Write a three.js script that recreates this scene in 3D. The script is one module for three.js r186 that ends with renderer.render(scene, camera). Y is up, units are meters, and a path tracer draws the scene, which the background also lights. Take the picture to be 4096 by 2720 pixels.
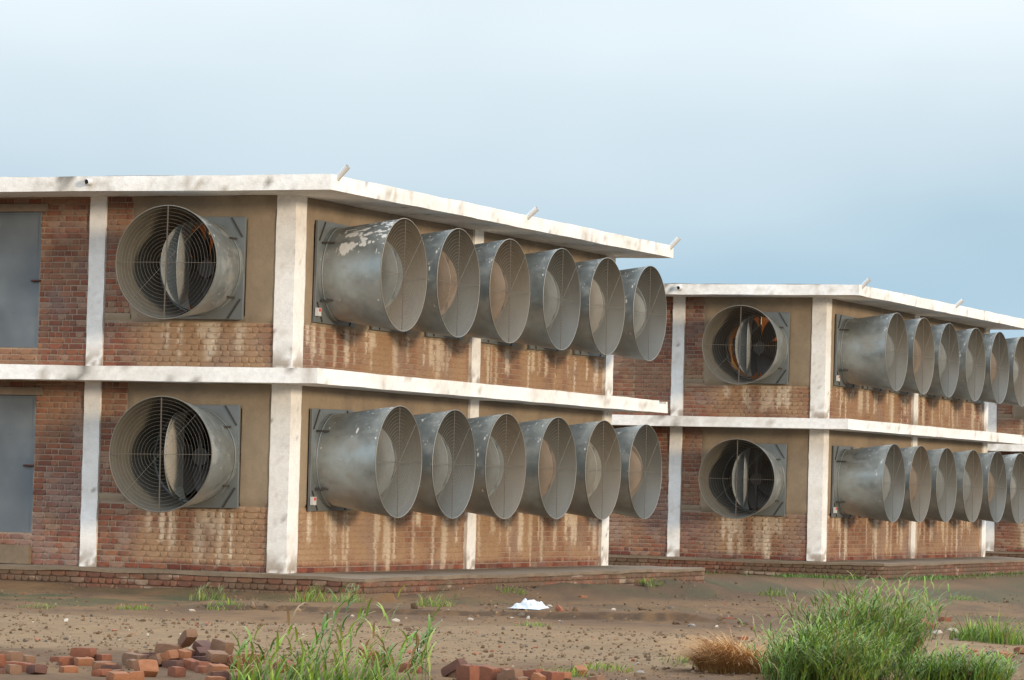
import * as THREE from 'three';
import { mergeGeometries } from 'three/addons/utils/BufferGeometryUtils.js';

// ---------------------------------------------------------------- camera
const scene = new THREE.Scene();
const camera = new THREE.PerspectiveCamera(2 * Math.atan(1360 / 14508.87) * 180 / Math.PI, 1024 / 680, 0.5, 3000);
{
  const yaw = 0.3943, pitch = 0.0409, roll = 0.0264;
  const F = new THREE.Vector3(-Math.sin(yaw) * Math.cos(pitch), Math.sin(pitch), -Math.cos(yaw) * Math.cos(pitch));
  const R = new THREE.Vector3(Math.cos(yaw), 0, -Math.sin(yaw));
  const U = new THREE.Vector3().crossVectors(R, F);
  const c = Math.cos(roll), s = Math.sin(roll);
  const R2 = R.clone().multiplyScalar(c).addScaledVector(U, s);
  const U2 = U.clone().multiplyScalar(c).addScaledVector(R, -s);
  camera.position.set(23.083, 1.3197, 47.2133);
  camera.quaternion.setFromRotationMatrix(new THREE.Matrix4().makeBasis(R2, U2, F.clone().negate()));
}
const renderer = new THREE.WebGLRenderer({ antialias: true });
renderer.toneMapping = THREE.LinearToneMapping;
renderer.toneMappingExposure = 1.13;
renderer.shadowMap.enabled = true;

// ---------------------------------------------------------------- random numbers and noise
function rngFrom(seed) {
  let a = seed >>> 0;
  return () => { a = (a + 0x6D2B79F5) >>> 0; let t = Math.imul(a ^ (a >>> 15), 1 | a); t = (t + Math.imul(t ^ (t >>> 7), 61 | t)) ^ t; return ((t ^ (t >>> 14)) >>> 0) / 4294967296; };
}
function hash3(x, y, z) { let h = Math.imul(x, 374761393) ^ Math.imul(y, 668265263) ^ Math.imul(z, 2147483647 ^ 0x5bd1e995); h = Math.imul(h ^ (h >>> 13), 1274126177); return ((h ^ (h >>> 16)) >>> 0) / 4294967296; }
function vnoise(x, y, z = 0) {
  const xi = Math.floor(x), yi = Math.floor(y), zi = Math.floor(z); let fx = x - xi, fy = y - yi, fz = z - zi;
  fx = fx * fx * (3 - 2 * fx); fy = fy * fy * (3 - 2 * fy); fz = fz * fz * (3 - 2 * fz);
  const l = (a, b, t) => a + (b - a) * t, h = (i, j, k) => hash3(xi + i, yi + j, zi + k);
  return l(l(l(h(0, 0, 0), h(1, 0, 0), fx), l(h(0, 1, 0), h(1, 1, 0), fx), fy), l(l(h(0, 0, 1), h(1, 0, 1), fx), l(h(0, 1, 1), h(1, 1, 1), fx), fy), fz);
}
function fbm(x, y, z = 0, o = 4) { let s = 0, a = .5, t = 0; for (let i = 0; i < o; i++) { s += a * vnoise(x, y, z); t += a; x = x * 2.03 + 11.3; y = y * 2.03 + 5.7; z = z * 2.03 + 3.1; a *= .5; } return s / t; }
const clamp = (x, a = 0, b = 1) => Math.min(b, Math.max(a, x));
const sst = (a, b, x) => { const t = clamp((x - a) / (b - a)); return t * t * (3 - 2 * t); };
const mix = (a, b, t) => a + (b - a) * t;
const mix3 = (a, b, t) => [mix(a[0], b[0], t), mix(a[1], b[1], t), mix(a[2], b[2], t)];

// ---------------------------------------------------------------- sky: thin evening overcast, darker and bluer towards the horizon
const SUN = new THREE.Vector3(Math.cos(0.42) * Math.cos(0.15), Math.sin(0.15), Math.sin(0.42) * Math.cos(0.15));
{
  const W = 2048, H = 1024, data = new Float32Array(W * H * 4);
  const low = [0.27, 0.475, 0.625], mid = [0.545, 0.67, 0.75], high = [0.775, 0.855, 0.905], top = [2.22, 2.45, 2.68], nadir = [0.10, 0.075, 0.05];
  for (let j = 0; j < H; j++) {
    const el = ((j + .5) / H - .5) * 180;
    for (let i = 0; i < W; i++) {
      const az = ((i + .5) / W - .5) * 2 * Math.PI, k = (j * W + i) * 4;
      const ca = Math.cos(az), sa = Math.sin(az);
      let e = el;
      const cl = fbm(ca * 9 + 20, sa * 9 + 20, el * .42, 4) - .5;            // soft bands of cloud
      const cl2 = fbm(ca * 3 + 7, sa * 3 + 3, el * .16 + 9, 3) - .5;
      e += cl * 2.2 + cl2 * 4.0;
      let c;
      if (el < -1) c = nadir;
      else {
        c = mix3(low, mid, sst(.4, 4.6, e)); c = mix3(c, high, sst(3.6, 8.6, e)); c = mix3(c, top, sst(9, 62, e));
        const b = 1 + cl * .10; c = [c[0] * b, c[1] * b, c[2] * b];
        // dusk glow round the low sun
        const d = ca * SUN.x + sa * SUN.z; const gl = Math.pow(clamp(d * .5 + .5), 6) * Math.exp(-Math.max(0, el) / 9);
        c = mix3(c, [1.25, 1.0, .74], .28 * gl);
      }
      data[k] = c[0]; data[k + 1] = c[1]; data[k + 2] = c[2]; data[k + 3] = 1;
    }
  }
  const t = new THREE.DataTexture(data, W, H, THREE.RGBAFormat, THREE.FloatType);
  t.mapping = THREE.EquirectangularReflectionMapping; t.magFilter = t.minFilter = THREE.LinearFilter; t.wrapS = THREE.RepeatWrapping; t.needsUpdate = true;
  scene.background = t; scene.environment = t;
}
// ---------------------------------------------------------------- sun: low, warm, veiled
const sun = new THREE.DirectionalLight(new THREE.Color().setRGB(1, .79, .55), 2.3);
sun.position.copy(SUN).multiplyScalar(120); sun.target.position.set(0, 2, -10);
sun.castShadow = true; sun.shadow.radius = 14; sun.shadow.mapSize.set(4096, 4096);
Object.assign(sun.shadow.camera, { left: -50, right: 50, top: 30, bottom: -30, near: 10, far: 260 });
scene.add(sun, sun.target);

// ---------------------------------------------------------------- helpers for naming
const used = {};
function numbered(n) { used[n] = (used[n] ?? 0) + 1; return used[n] === 1 ? n : n + '_' + String(used[n] - 1).padStart(3, '0'); }
function tag(o, label, category, group, kind) { if (label) o.userData.label = label; if (category) o.userData.category = category; if (group) o.userData.group = group; if (kind) o.userData.kind = kind; return o; }
function thing(name, label, category, pos = [0, 0, 0], turn = 0, group) { const o = new THREE.Group(); o.name = numbered(name); o.position.set(...pos); o.rotation.y = turn; scene.add(o); return tag(o, label, category, group); }
function mesh(name, geo, mat, parent) { const m = new THREE.Mesh(geo, mat); m.name = name; m.castShadow = m.receiveShadow = true; parent.add(m); return m; }

// ---------------------------------------------------------------- textures
function dataTex(W, H, fn, srgb = false, rep = true) {
  const d = new Uint8Array(W * H * 4);
  for (let j = 0; j < H; j++) for (let i = 0; i < W; i++) { const c = fn(i, j); const k = (j * W + i) * 4; d[k] = clamp(c[0]) * 255; d[k + 1] = clamp(c[1]) * 255; d[k + 2] = clamp(c[2]) * 255; d[k + 3] = 255; }
  const t = new THREE.DataTexture(d, W, H); t.magFilter = THREE.LinearFilter; t.minFilter = THREE.LinearMipmapLinearFilter; t.generateMipmaps = true;
  if (rep) t.wrapS = t.wrapT = THREE.RepeatWrapping; if (srgb) t.colorSpace = THREE.SRGBColorSpace; t.needsUpdate = true; return t;
}
function tile(fn, N) { // makes a noise function of (0..1,0..1) seamless by cross blending
  return (i, j) => { const x = i / N, y = j / N; const a = fn(x, y), b = fn(x - 1, y), c = fn(x, y - 1), d = fn(x - 1, y - 1); const sx = sst(0, 1, x), sy = sst(0, 1, y); return mix(mix(a, b, sx), mix(c, d, sx), sy); };
}
const G = 512;
const grainF = tile((x, y) => .62 * fbm(x * 14 + 40, y * 14 + 40, 1, 4) + .38 * fbm(x * 90 + 40, y * 90 + 40, 2, 2), G);
const grain = dataTex(G, G, (i, j) => { const v = .95 + (grainF(i, j) - .5) * .5; return [v, v, v]; });
const grainBump = dataTex(G, G, (i, j) => { const v = grainF(i, j); return [v, v, v]; });
const roughF = tile((x, y) => { const a = fbm(x * 8 + 30, y * 8 + 30, 5, 5); return clamp(a * 1.5 - .2); }, G);
const roughBump = dataTex(G, G, (i, j) => { const v = .5 * roughF(i, j) + .5 * grainF(i, j); return [v, v, v]; });
function rep(t, x, y = x) { const c = t.clone(); c.repeat.set(x, y); c.needsUpdate = true; return c; }

const MAT = {
  brick: new THREE.MeshStandardMaterial({ vertexColors: true, map: rep(grain, 2.3), bumpMap: rep(roughBump, 3.1), bumpScale: .006, roughness: .93 }),
  mortar: new THREE.MeshStandardMaterial({ vertexColors: true, map: rep(grain, 1.7), bumpMap: rep(roughBump, 2.7), bumpScale: .012, roughness: .96 }),
  plaster: new THREE.MeshStandardMaterial({ vertexColors: true, map: rep(grain, .9), bumpMap: rep(roughBump, 1.3), bumpScale: .008, roughness: .92 }),
  paint: new THREE.MeshStandardMaterial({ vertexColors: true, map: rep(grain, 1.1), bumpMap: rep(roughBump, 1.6), bumpScale: .010, roughness: .88 }),
  concrete: new THREE.MeshStandardMaterial({ vertexColors: true, map: rep(grain, 1.3), bumpMap: rep(roughBump, 1.9), bumpScale: .012, roughness: .95 }),
  core: new THREE.MeshStandardMaterial({ color: new THREE.Color().setRGB(.20, .13, .09), roughness: .95 }),
  room: new THREE.MeshStandardMaterial({ color: new THREE.Color().setRGB(.34, .17, .07), map: rep(grain, .8), roughness: .95 }),
  matteBlack: new THREE.MeshStandardMaterial({ color: new THREE.Color().setRGB(.012, .011, .010), roughness: .9 }),  // near-black: the bulb holders, and the painted shade inside the spouts
  wire: new THREE.MeshStandardMaterial({ color: new THREE.Color().setRGB(.20, .185, .16), metalness: .4, roughness: .6 }),
  strip: new THREE.MeshStandardMaterial({ color: new THREE.Color().setRGB(.13, .105, .08), metalness: .4, roughness: .65 }),
  strap: new THREE.MeshStandardMaterial({ color: new THREE.Color().setRGB(.07, .062, .055), metalness: .4, roughness: .6 }),
  blade: new THREE.MeshStandardMaterial({ color: new THREE.Color().setRGB(.10, .095, .09), metalness: .5, roughness: .5 }),
  iron: new THREE.MeshStandardMaterial({ color: new THREE.Color().setRGB(.10, .04, .03), metalness: .4, roughness: .7 }),
  pipe: new THREE.MeshStandardMaterial({ color: new THREE.Color().setRGB(.60, .61, .61), roughness: .45, map: rep(grain, 3) }),
  redprint: new THREE.MeshStandardMaterial({ color: new THREE.Color().setRGB(.55, .10, .09), roughness: .6 }),
};
// sheet of galvanised steel, weathered: mottled zinc, grime, splashes of whitewash. u runs round the cone from its top, v from wall to mouth
const coneMats = [];
const CT = [832, 416];
for (let k = 0; k < 5; k++) {
  const r = rngFrom(911 + k * 77), W = CT[0], H = CT[1], cover = new Float32Array(W * H);
  const blot = (u, v, ru, rv, s) => { // ragged blot; radii in metres (girth 4.7, length 1.15)
    const cx = ((u % 1) + 1) % 1 * W, cy = v * H, rx = ru / 4.7 * W, ry = rv / 1.15 * H;
    for (let y = Math.max(0, Math.floor(cy - ry * 1.5)); y < Math.min(H, cy + ry * 1.5); y++) for (let x = Math.floor(cx - rx * 1.5); x < cx + rx * 1.5; x++) {
      const dx = (x - cx) / rx, dy = (y - cy) / ry, q = Math.sqrt(dx * dx + dy * dy) + (fbm(x * .09, y * .09, s, 2) - .5) * 1.0;
      const a = 1 - sst(.72, .98, q); const i = y * W + ((x % W) + W) % W; if (a > cover[i]) cover[i] = a;
    }
  };
  const n = [130, 210, 170, 150, 90][k];
  for (let i = 0; i < n; i++) { // spatter on the upper half, thicker near the mouth
    const a = (r() + r() + r() - 1.5) / 1.5 * .27, v = 1 - Math.pow(r(), 1.5) * .9, len = .005 + Math.pow(r(), 4) * .05;
    blot(a, v, r() < .5 ? len * .45 : len, .005 + .35 * len * r(), i + k * 31);
  }
  for (let i = 0; i < 26; i++) blot(r(), r(), .006 + .012 * r(), .006 + .012 * r(), i + 900);
  if (k === 4) { // the big splash of white on one cone only
    blot(-.175, .40, .125, .16, 5); blot(-.165, .47, .07, .09, 9); blot(-.118, .42, .06, .15, 3); blot(-.10, .52, .018, .14, 8); blot(-.085, .36, .015, .11, 12); blot(-.072, .46, .012, .09, 15);
    for (let i = 0; i < 40; i++) blot(-.05 - .12 * r(), .55 + .45 * r(), .012 + .03 * r(), .02 + .05 * r(), i + 400);
  }
  const cols = new Float32Array(W * H * 3), mr = new Float32Array(W * H * 2);
  for (let j = 0; j < H; j++) for (let i = 0; i < W; i++) {
    const x = i / W, y = j / H, X = Math.cos(x * 6.2832), Z = Math.sin(x * 6.2832);
    const spang = fbm(X * 9 + 30, Z * 9 + 30, y * 14 + k * 9, 3), fine = vnoise(X * 60 + 90, Z * 60 + 90, y * 80 + k), grime = sst(.5, .78, fbm(X * 3 + 12, Z * 3 + 12, y * 3.2 + k * 5, 3));
    const drip = sst(.60, .80, vnoise(x * 150 + k * 33, y * 7, 4)) * sst(.45, .7, fbm(X * 4 + 2, Z * 4 + 2, y * 2 + 40 + k, 2));
    let c = [.365, .41, .42], b = .80 + .34 * spang + .10 * (fine - .5); c = c.map((q) => q * b);
    c = mix3(c, [.24, .205, .16], .42 * grime + .25 * drip);
    let m = .80 - .40 * grime - .2 * drip, ro = .33 + .16 * spang + .22 * grime;
    const w = cover[j * W + i] * (.75 + .25 * fine); c = mix3(c, [.66, .64, .60], w); m *= 1 - w; ro = mix(ro, .85, w);
    cols.set(c, (j * W + i) * 3); mr[(j * W + i) * 2] = ro; mr[(j * W + i) * 2 + 1] = m;
  }
  const map = dataTex(W, H, (i, j) => { const q = (j * W + i) * 3; return [cols[q], cols[q + 1], cols[q + 2]].map((c) => c <= .0031308 ? c * 12.92 : 1.055 * Math.pow(c, 1 / 2.4) - .055); }, true);
  const mrm = dataTex(W, H, (i, j) => { const q = (j * W + i) * 2; return [0, mr[q], mr[q + 1]]; });
  coneMats.push(new THREE.MeshStandardMaterial({ map, roughnessMap: mrm, metalnessMap: mrm, roughness: 1, metalness: 1 }));
}
// inside of the cones: dusty zinc, two tones
function dustyZinc(c, seed, metal, rough) {
  const f = tile((x, y) => fbm(x * 5 + seed, y * 5 + seed, seed, 4), 160);
  const m = dataTex(160, 160, (i, j) => { const v = .72 + .5 * f(i, j); return [v, v * (1 - .04 * f(i, j)), v * (1 - .09 * f(i, j))]; });
  return new THREE.MeshStandardMaterial({ color: new THREE.Color().setRGB(...c), map: m, metalness: metal, roughness: rough });
}
const linerMats = [dustyZinc([.235, .232, .212], 3, .40, .55), dustyZinc([.240, .222, .190], 7, .25, .64), dustyZinc([.240, .245, .235], 12, .5, .5), dustyZinc([.165, .155, .132], 15, .35, .5)];
const doorMats = [dustyZinc([.41, .43, .42], 21, .4, .5), dustyZinc([.34, .27, .21], 25, .1, .75), dustyZinc([.43, .41, .365], 28, .2, .6)];
const plateMat = dustyZinc([.20, .225, .24], 33, .4, .5);
const shutterMat = (() => { // old blue-grey paint: chalky clouds, rubbed patches, thin scratches
  const f = tile((x, y) => fbm(x * 3 + 41, y * 3 + 41, 6, 4), 256), f2 = tile((x, y) => fbm(x * 30 + 41, y * 9 + 41, 2, 3), 256);
  const m = dataTex(256, 256, (i, j) => { const a = f(i, j), b = f2(i, j), w = sst(.56, .70, a), sc = sst(.70, .78, b) * .5; const c = mix3([.12 + 1.1 * a, .14 + 1.1 * a, .16 + 1.1 * a], [1, .95, .88], .6 * w + sc); return mix3(c, [.42, .32, .25], .6 * sst(.76, .84, f2(j, i))); });
  const t = m; t.repeat.set(.55, .55); return new THREE.MeshStandardMaterial({ color: new THREE.Color().setRGB(.185, .21, .23), map: t, metalness: .1, roughness: .6 });
})();

// ---------------------------------------------------------------- geometry builder
class Geo {
  constructor() { this.p = []; this.c = []; this.t = []; this.i = []; this.n = 0; }
  v(p, c, uv) { this.p.push(p[0], p[1], p[2]); this.c.push(c[0], c[1], c[2]); this.t.push(uv[0], uv[1]); return this.n++; }
  q(a, b, c, d) { this.i.push(a, b, c, a, c, d); }
  grid(nu, nv, fn) { const s = this.n; for (let j = 0; j <= nv; j++) for (let i = 0; i <= nu; i++) this.v(...fn(i / nu, j / nv)); for (let j = 0; j < nv; j++) for (let i = 0; i < nu; i++) { const a = s + j * (nu + 1) + i; this.q(a, a + 1, a + nu + 2, a + nu + 1); } }
  build() { const g = new THREE.BufferGeometry(); g.setAttribute('position', new THREE.Float32BufferAttribute(this.p, 3)); g.setAttribute('color', new THREE.Float32BufferAttribute(this.c, 3)); g.setAttribute('uv', new THREE.Float32BufferAttribute(this.t, 2)); g.setIndex(this.i); g.computeVertexNormals(); return g; }
}
// a slab or post of cast concrete: six tessellated faces, a little uneven; col(p, face) gives the colour
function slab(x0, x1, y0, y1, z0, z1, col, step = .12, amp = .007, G0 = new Geo(), seed = 0) {
  const P = (x, y, z) => { const a = amp; return [x + a * 2 * (fbm(x * 2.1 + seed, y * 5, z * 2.1, 3) - .5), y + a * 2 * (fbm(x * 1.3 + 50 + seed, y * 5, z * 1.3, 3) - .5), z + a * 2 * (fbm(x * 2.1 + 90, y * 5 + seed, z * 2.1, 3) - .5)]; };
  const N = (l) => Math.max(1, Math.round(Math.abs(l) / step)), nx = N(x1 - x0), ny = N(y1 - y0), nz = N(z1 - z0);
  const f = (nu, nv, pos, uv, face) => G0.grid(nu, nv, (a, b) => { const q = pos(a, b); return [P(...q), col(q, face), uv(q)]; });
  f(nx, ny, (a, b) => [mix(x0, x1, a), mix(y0, y1, b), z1], (q) => [q[0], q[1]], 'z+');
  f(nx, ny, (a, b) => [mix(x1, x0, a), mix(y0, y1, b), z0], (q) => [q[0], q[1]], 'z-');
  f(nz, ny, (a, b) => [x1, mix(y0, y1, b), mix(z1, z0, a)], (q) => [q[2], q[1]], 'x+');
  f(nz, ny, (a, b) => [x0, mix(y0, y1, b), mix(z0, z1, a)], (q) => [q[2], q[1]], 'x-');
  f(nx, nz, (a, b) => [mix(x0, x1, a), y1, mix(z1, z0, b)], (q) => [q[0], q[2]], 'y+');
  f(nx, nz, (a, b) => [mix(x0, x1, a), y0, mix(z0, z1, b)], (q) => [q[0], q[2]], 'y-');
  return G0;
}

// ---------------------------------------------------------------- the yard: ground in a frame u (across), d (away)
const OX = 23.083, OZ = 47.2133, FX = -.38417, FZ = -.92326;
const site = (u, d) => [OX + .92326 * u + FX * d, OZ - .38417 * u + FZ * d];
const unsite = (x, z) => { const a = x - OX, b = z - OZ; return [a * .92326 - b * .38417, a * FX + b * FZ]; };
const bump2 = (u, d, cu, cd, ru, rd) => { const q = ((u - cu) / ru) ** 2 + ((d - cd) / rd) ** 2; return q > 1 ? 0 : (1 - q) * (1 - q); };
function groundH(u, d) {
  let h = -.335 + (fbm(u * .5 + 30, d * .5 + 10, 0, 4) - .5) * .06 + (fbm(u * 3 + 3, d * 3, 4, 3) - .5) * .034;
  const led = 46.75 + (fbm(u * .9 + 9, 2, 1, 3) - .5) * .9, on = sst(-4.6, -3.4, u) * (1 - sst(2.1, 3.2, u));
  h += .06 * sst(led - .05, led + .05, d) * on * (1 - sst(48.5, 51.5, d));               // washed-out edge of the bank
  
  h += .075 * bump2(u, d, 1.0, 47.2, 1.0, .8) + .10 * bump2(u, d, 2.1, 46.8, .9, .7);
  h += .16 * bump2(u, d, 5.6, 36.4, 2.0, 2.6) + .07 * bump2(u, d, 4.6, 40.5, 2.2, 2.4);    // spoil heap on the right
  h += .05 * bump2(u, d, -2.8, 32.6, .9, 1.0);
  const [x, z] = site(u, d);
  if (x > 1.2 && x < 3.4) h += (.10 + .12 * fbm(z * .8, 3, 1, 3)) * sst(3.3, 1.6, x) * sst(1.5, -4, z) * sst(-16, -13, z);  // soil banked against the side of the plinth
  if (x < 2 && z > .6 && z < 1.6) h += (.02 + .12 * fbm(x * 1.1 + 7, 1, 2, 3)) * sst(1.5, .7, z);   // and along its front
  h -= .02 * Math.sin((d - 36.5) * 1.1) * sst(33, 35, d) * (1 - sst(43, 45, d));            // wheel tracks
  return h;
}
function groundC(u, d) {
  const n1 = fbm(u * .7 + 3, d * .35 + 8, 0, 4), n2 = fbm(u * 3.1, d * 1.6, 3, 4), n3 = fbm(u * 11, d * 9, 6, 3);
  let c = mix3([.092, .056, .030], [.140, .090, .050], sst(.3, .7, n1));
  const road = sst(33.4, 35.4, d + (n1 - .5) * 3) * (1 - sst(42.5, 45.2, d + (n1 - .5) * 3));
  c = mix3(c, mix3([.165, .125, .088], [.225, .172, .120], n2), road * .9);
  c = mix3(c, [.062, .038, .022], .6 * sst(.55, .75, n2) * (1 - road * .6));
  const [x, z] = site(u, d);
  const moss = sst(.45, .60, fbm(u * .9 + 60, d * .8, 2, 4)) * (sst(45, 47, d) * (1 - sst(49.5, 52, d)) * sst(-2.4, -4, u) * .8 + sst(55, 60, d) * .75 + .5 * sst(49, 50, d) * (1 - sst(52, 53, d)));
  c = mix3(c, [.036, .050, .015], moss * .85);
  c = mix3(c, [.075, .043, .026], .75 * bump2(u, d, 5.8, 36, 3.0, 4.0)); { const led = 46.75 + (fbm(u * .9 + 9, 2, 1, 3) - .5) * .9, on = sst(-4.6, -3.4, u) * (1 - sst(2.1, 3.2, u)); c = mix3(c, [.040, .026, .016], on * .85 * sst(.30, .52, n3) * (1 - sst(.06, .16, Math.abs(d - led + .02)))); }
  const b = .78 + .44 * n3; return [c[0] * b * 1.06, c[1] * b * .86, c[2] * b * .58];
}
{
  const line = (core0, core1, step, far0, far1) => { const a = []; for (let x = core0; x <= core1 + 1e-6; x += step) a.push(x); let s = step, x = core1; while (x < far1) { s *= 1.35; x += s; a.push(Math.min(x, far1)); } s = step; x = core0; while (x > far0) { s *= 1.35; x -= s; a.unshift(Math.max(x, far0)); } return a; };
  const us = line(-6.5, 8.5, .06, -900, 900), ds = line(27.5, 53, .07, -300, 1500), g = new Geo();
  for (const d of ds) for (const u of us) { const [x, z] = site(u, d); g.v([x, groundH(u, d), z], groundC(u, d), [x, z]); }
  const n = us.length; for (let j = 0; j < ds.length - 1; j++) for (let i = 0; i < n - 1; i++) { const a = j * n + i; g.q(a, a + 1, a + n + 1, a + n); }
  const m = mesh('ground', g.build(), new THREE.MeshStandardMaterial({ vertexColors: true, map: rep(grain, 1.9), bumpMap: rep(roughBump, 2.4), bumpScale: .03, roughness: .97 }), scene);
  tag(m, 'bare brown earth yard with a gravel track in front of the buildings', 'ground', null, 'structure');
}

// ---------------------------------------------------------------- buildings
const D = { yR: 5.705, tR: .217, yM: 2.955, tM: .216, aR: .955, bR: .855, cR: .363, aM: .724, bM: .642, cM: .902, W: 12.973, pa: 1.5645, pb: .6715, pc: .72, x0: -13 };
const FAN_Y = [1.6695, 4.4237], FAN_X = -1.4923, FAN_Z = [1.3901, 3.4075, 5.4591, 7.6729, 9.7226, 11.781], THROAT = .665;
const FRONT_N = -.03, SIDE_N = -.05;
const FR = { P: (u, v, n) => [u, v, FRONT_N + n] }, SD = { P: (u, v, n) => [SIDE_N + n, v, -u] };
const BRICKTONES = [[.180, .052, .032], [.215, .072, .042], [.140, .040, .028], [.255, .105, .058], [.195, .085, .057], [.260, .155, .110], [.155, .068, .048], [.225, .066, .038]];

function building(idx, pos, label) {
  const T = thing('poultry_house', label, 'building', pos, 0, 'two-storey brick poultry houses'), r = rngFrom(100 + idx * 17), S = idx * 37.7;
  // ---- deposits that have run down the walls: [u, width, top, length, strength]
  const runs = { f: [], s: [] };
  for (const fl of [0, 1]) {
    const top = fl ? 3.60 : .95, bot = fl ? 2.955 : 0;
    for (let k = 0; k < 11; k++) runs.f.push([-2.5 + 1.75 * Math.pow(r(), .7), .018 + .07 * Math.pow(r(), 2), top + .02, (top - bot) * (.35 + .75 * r()), .45 + .55 * r()]);
    for (let k = 0; k < 54; k++) { const fz = FAN_Z[k % 6] + (r() - .5) * 1.75; runs.s.push([fz, .018 + .075 * Math.pow(r(), 2), top + .05, (top - bot) * (.35 + .9 * r()), .45 + .55 * r()]); }
  }
  const runAt = (face, u, v) => { let a = 0; if (!runs[face]) return 0; for (const [ru, w, top, len, s] of runs[face]) { if (v > top + .03 || v < top - len) continue; const wob = (vnoise(v * 5 + ru * 9, ru * 31, S) - .5) * .02; const d = Math.abs(u - ru - wob) / w; if (d > 1.6) continue; const q = s * (1 - sst(.75, 1.5, d + (vnoise(u * 60, v * 22, S) - .5) * .7)) * (1 - sst(.75, 1, (top - v) / len + (vnoise(u * 40, v * 9, 2) - .5) * .3)); if (q > a) a = q; } return a; };
  const stain = (face, u, v, c) => {
    // dust blown out by the fans settles on the bricks below each of them
    const nearFan = Math.min(...(face === 's' ? FAN_Z : [FAN_X]).map((q) => Math.abs(u - q))), band = v < .95 || (v > 2.9 && v < 3.65) ? 1 : 0;
    const wash = .10 + .34 * sst(.44, .66, fbm(u * 1.3 + S, v * 1.6, 8, 4)) + band * (1 - sst(.75, 1.35, nearFan)) * (.26 + .52 * sst(.34, .60, fbm(u * 1.2 + S + 9, v * 1.5, 8, 4)));
    if (face === 'p' || face === 'q') { const m = .45 + .5 * sst(.36, .62, fbm(u * 1.4 + S, v * 5, 3, 4)); c = mix3(c, [.115, .074, .044], m); return mix3(c, [.42, .34, .26], .6 * sst(.70, .78, fbm(u * 2.1 + S, v * 7, 9, 3))); }
    c = mix3(c, [.375, .238, .142], sst(.08, .17, v) * clamp(wash * (.75 + .5 * (fbm(u * 9, v * 11, S, 3)))));
    const lil = sst(.52, .72, fbm(u * 2.3 + S + 40, v * 1.8, 11, 4)); c = mix3(c, [.25, .195, .18], .35 * lil);
    c = mix3(c, [.66, .56, .44], clamp(runAt(face, u, v)) * .92);
    return c;
  };
  // ---- brick: one face grid, chamfered down to the joint
  function brick(g, F, face, u0, u1, v0, v1, tone, proud, nx = 4, ny = 2, tilt = 0) {
    const ch = .007, ju = () => (r() - .5) * .006, a = [u0 + ju(), u1 + ju(), v0 + ju() * .6, v1 + ju() * .6];
    const C = (u, v) => { const k = .86 + .28 * vnoise(u * 17, v * 23, S); return stain(face, u, v, [tone[0] * k, tone[1] * k, tone[2] * k]); };
    const s = g.n, col = (u, v, n) => g.v(F.P(u, v, n), C(u, v), [u, v]);
    for (let j = 0; j <= ny; j++) for (let i = 0; i <= nx; i++) { const u = mix(a[0] + ch, a[1] - ch, i / nx), v = mix(a[2] + ch, a[3] - ch, j / ny); col(u, v, proud + (i / nx - .5) * tilt); }
    for (let j = 0; j < ny; j++) for (let i = 0; i < nx; i++) { const q = s + j * (nx + 1) + i; g.q(q, q + 1, q + nx + 2, q + nx + 1); }
    const e = [col(a[0], a[2], -.016), col(a[1], a[2], -.016), col(a[1], a[3], -.016), col(a[0], a[3], -.016)];
    const c0 = s, c1 = s + nx, c2 = s + (nx + 1) * (ny + 1) - 1, c3 = s + (nx + 1) * ny;
    g.q(e[0], e[1], c1, c0); g.q(e[1], e[2], c2, c1); g.q(e[2], e[3], c3, c2); g.q(e[3], e[0], c0, c3);
  }
  const CH = .0865, single = [], rest = new Geo();
  const inRect = (q, u0, u1, v0, v1) => u1 > q[0] && u0 < q[1] && v1 > q[2] && v0 < q[3];
  // lays courses over a rectangle, cutting bricks at its ends; alternate courses of stretchers and headers
  function lay(F, face, u0, u1, v0, v1, want) {
    let row = 0;
    for (let v = v0; v < v1 - .02; v += CH, row++) {
      const top = Math.min(v + CH - .010, v1); let u = u0 - (row % 2 ? .06 : r() * .04), n = 0;
      while (u < u1 - .02) {
        const L = (row % 2) ? (r() < .22 ? .235 : .117) : (r() < .15 ? .117 : .235); const a = Math.max(u, u0), b = Math.min(u + L - .010, u1); u += L; n++;
        if (b - a < .035) continue;
        const tone = BRICKTONES[Math.floor(r() * 8)], proud = (r() - .5) * .006, tilt = (r() - .5) * .006;
        if (want && single.length < 300) { const g = new Geo(); brick(g, F, face, a, b, v, top, tone, proud, 4, 2, tilt); single.push(g); }
        else brick(rest, F, face, a, b, v, top, tone, proud, face === 's' ? 3 : 4, 2, tilt);
      }
    }
  }
  const near = idx < 2;
  // front wall: low bands first (they show largest), then the strips beside the pillars
  lay(FR, 'f', -3.12, -.33, 2.96, 3.615, near); lay(FR, 'f', -3.12, -.33, .005, .945, near);
  lay(FR, 'f', -4.235, -3.41, 2.96, 5.49, near); lay(FR, 'f', -4.235, -3.41, .005, 2.74, near);
  lay(FR, 'f', -3.12, -2.70, 3.76, 5.49, near); lay(FR, 'f', -3.12, -2.70, 1.02, 2.74, near);
  if (idx === 0) { lay(FR, 'f', -6.2, -4.245, 2.96, 3.225, false); lay(FR, 'f', -6.2, -4.245, .285, .465, false); lay(FR, 'f', -6.2, -4.245, 5.385, 5.49, false); lay(FR, 'f', -6.2, -4.245, 2.64, 2.74, false); } else { lay(FR, 'f', -6.2, -4.245, 2.96, 5.49, false); lay(FR, 'f', -6.2, -4.245, .005, 2.74, false); }
  lay(SD, 's', .36, 6.59, 2.96, 3.615, false); lay(SD, 's', 6.95, 12.61, 2.96, 3.615, false);
  lay(SD, 's', .36, 6.59, .005, .945, false); lay(SD, 's', 6.95, 12.61, .005, .945, false);
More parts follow.
